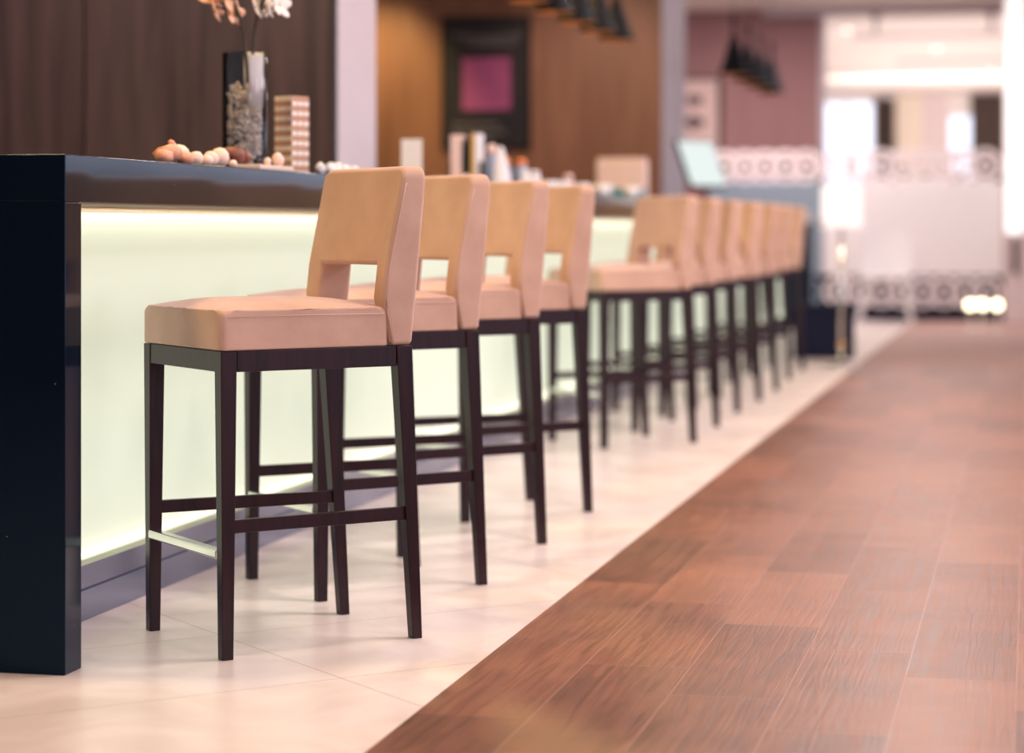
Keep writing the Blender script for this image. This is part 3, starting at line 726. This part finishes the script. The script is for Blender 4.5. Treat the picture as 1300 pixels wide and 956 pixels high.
# tall glowing strip on the column + dark bracket
c = thing('glow_strip', 'tall white glowing strip on the pale pink column', 'wall light', (-.16, 24.0, 0))
bm = B(); bx(bm, -.09, .09, -.06, -.002, .90, 3.36); obj('tube', bm, 'glow', c, bevel=.03, seg=3)
boxobj('bracket', (-.03, .03, -.05, -.002, .50, .86), 'curtain', c, bevel=.005)
# ceiling fittings
def downlight(x, yy, lb):
    t = thing('downlight', lb, 'ceiling light', (x, yy, H), 0, 'round ceiling lights')
    bm = B(); lathe(bm, [(.062, -.012), (.085, -.010), (.088, 0), (.062, 0)], seg=24, closed=True); obj('rim', bm, 'white', t)
    bm = B(); lathe(bm, [(0, -.008), (.061, -.008), (.061, -.001), (0, -.001)], seg=24); obj('lens', bm, 'led', t)
for x, yy, lb in ((-2.20, 28.2, 'round white ceiling light right of the mauve wall'), (-1.25, 31.5, 'round ceiling light further back between the tracks'), (-.6, 36, 'farthest round ceiling light before the window wall')):
    downlight(x, yy, lb)
for yy, x0, x1, lb in ((29.0, -2.2, 1.5, 'grey ceiling track nearest the lilac beam'), (33.5, -1.9, 1.5, 'grey ceiling track nearest the far windows')):
    tag(boxobj('ceiling_track', (x0, x1, -.03, .03, -.05, 0), 'lilac', loc=(0, yy, H)), lb, 'ceiling track', 'ceiling tracks')
for x, lb in ((-1.66, 'short grey rod under the beam, left one'), (-.42, 'short grey rod under the beam, right one')):
    t = thing('hanging_rod', lb, 'rod', (x, 25.36, H-.09), 0, 'rods under the beam')
    bm = B(); tube(bm, [(0, 0, -.20), (0, 0, 0)], .022, 10); obj('rod', bm, 'lilac', t)
    boxobj('bracket', (-.05, .05, -.04, .04, -.025, 0), 'black', t)

# ------------------------------------------------------------------ lights
W = bpy.data.worlds.new('daylight'); scn.world = W; W.use_nodes = True
bg = W.node_tree.nodes['Background']; bg.inputs[0].default_value = (.86, .88, 1.06, 1); bg.inputs[1].default_value = 1.35
spot('wall_washer', (-5.2, 16.6, 3.35), (-5.15, 17.77, 1.8), 230, (1, .66, .26), 60, .9)
spot('wall_washer', (-3.4, 16.0, 3.35), (-3.3, 17.77, 1.4), 110, (1, .70, .55), 75, .9)
spot('wall_washer', (-3.8, 7.2, 3.35), (-3.8, 9.1, 1.4), 90, (1, .80, .86), 90, .9)
for yy in (5.5, 8.5, 11.5, 14.5):
    area('aisle_fill', (-.6, yy, H-.03), .5, .5, 38, (1, .84, .78))  # unseen area lights added to brighten the aisle
for yy in (4.6, 7.0, 9.6, 12.0, 14.5):
    area('bar_fill', (-3.0, yy, H-.05), .4, .4, 36, (1, .67, .25), (0, radians(-22), 0))  # unseen warm lights added to turn the stool fronts golden
for xx_, yy in ((1.2, -1.0), (1.2, 2.2), (2.4, 6.0), (2.4, 9.5), (2.0, 12.0)):
    area('room_fill', (xx_, yy, H-.03), 1, 1, 74, (1, .81, .89), (0, radians(22), 0))  # unseen pinkish lights added to lift the stool sides
for yy in (29, 33.5, 38):
    area('far_ceiling_fill', (-1.2, yy, 1.6), 4, 4, 64, (1, .86, .82), (pi, 0, 0))  # unseen upward lights added to brighten the far ceiling
area('far_wall_fill', (-1.2, 37.0, 3.2), 4, 1, 150, (1, .92, .88), (radians(62), 0, 0))  # unseen light added to lift the far wall
area('far_zone_fill', (-2.9, 23.2, 3.34), .6, .6, 60, (1, .8, .8))  # hidden fill added above the left screen and mauve wall
area('far_zone_fill', (-1.0, 22.0, 3.34), 1, 1, 42, (1, .92, .94))  # hidden fill added above the white screen

# ------------------------------------------------------------------ camera
cd = bpy.data.cameras.new('camera'); cam = bpy.data.objects.new('camera', cd); COL.objects.link(cam)
cam.location = (0, 0, .96); cam.rotation_euler = (radians(90), 0, radians(12.8))
cd.sensor_fit = 'HORIZONTAL'; cd.sensor_width = 36; cd.lens = 36*2900/1300; cd.shift_y = -188/1300
cd.dof.use_dof = True; cd.dof.focus_distance = 5.25; cd.dof.aperture_fstop = 1.8
cd.clip_start = .1; cd.clip_end = 200
scn.camera = cam
vs = scn.view_settings; vs.view_transform = 'Standard'; vs.look = 'None'; vs.gamma = 1; vs.exposure = .5; vs.use_curve_mapping = False
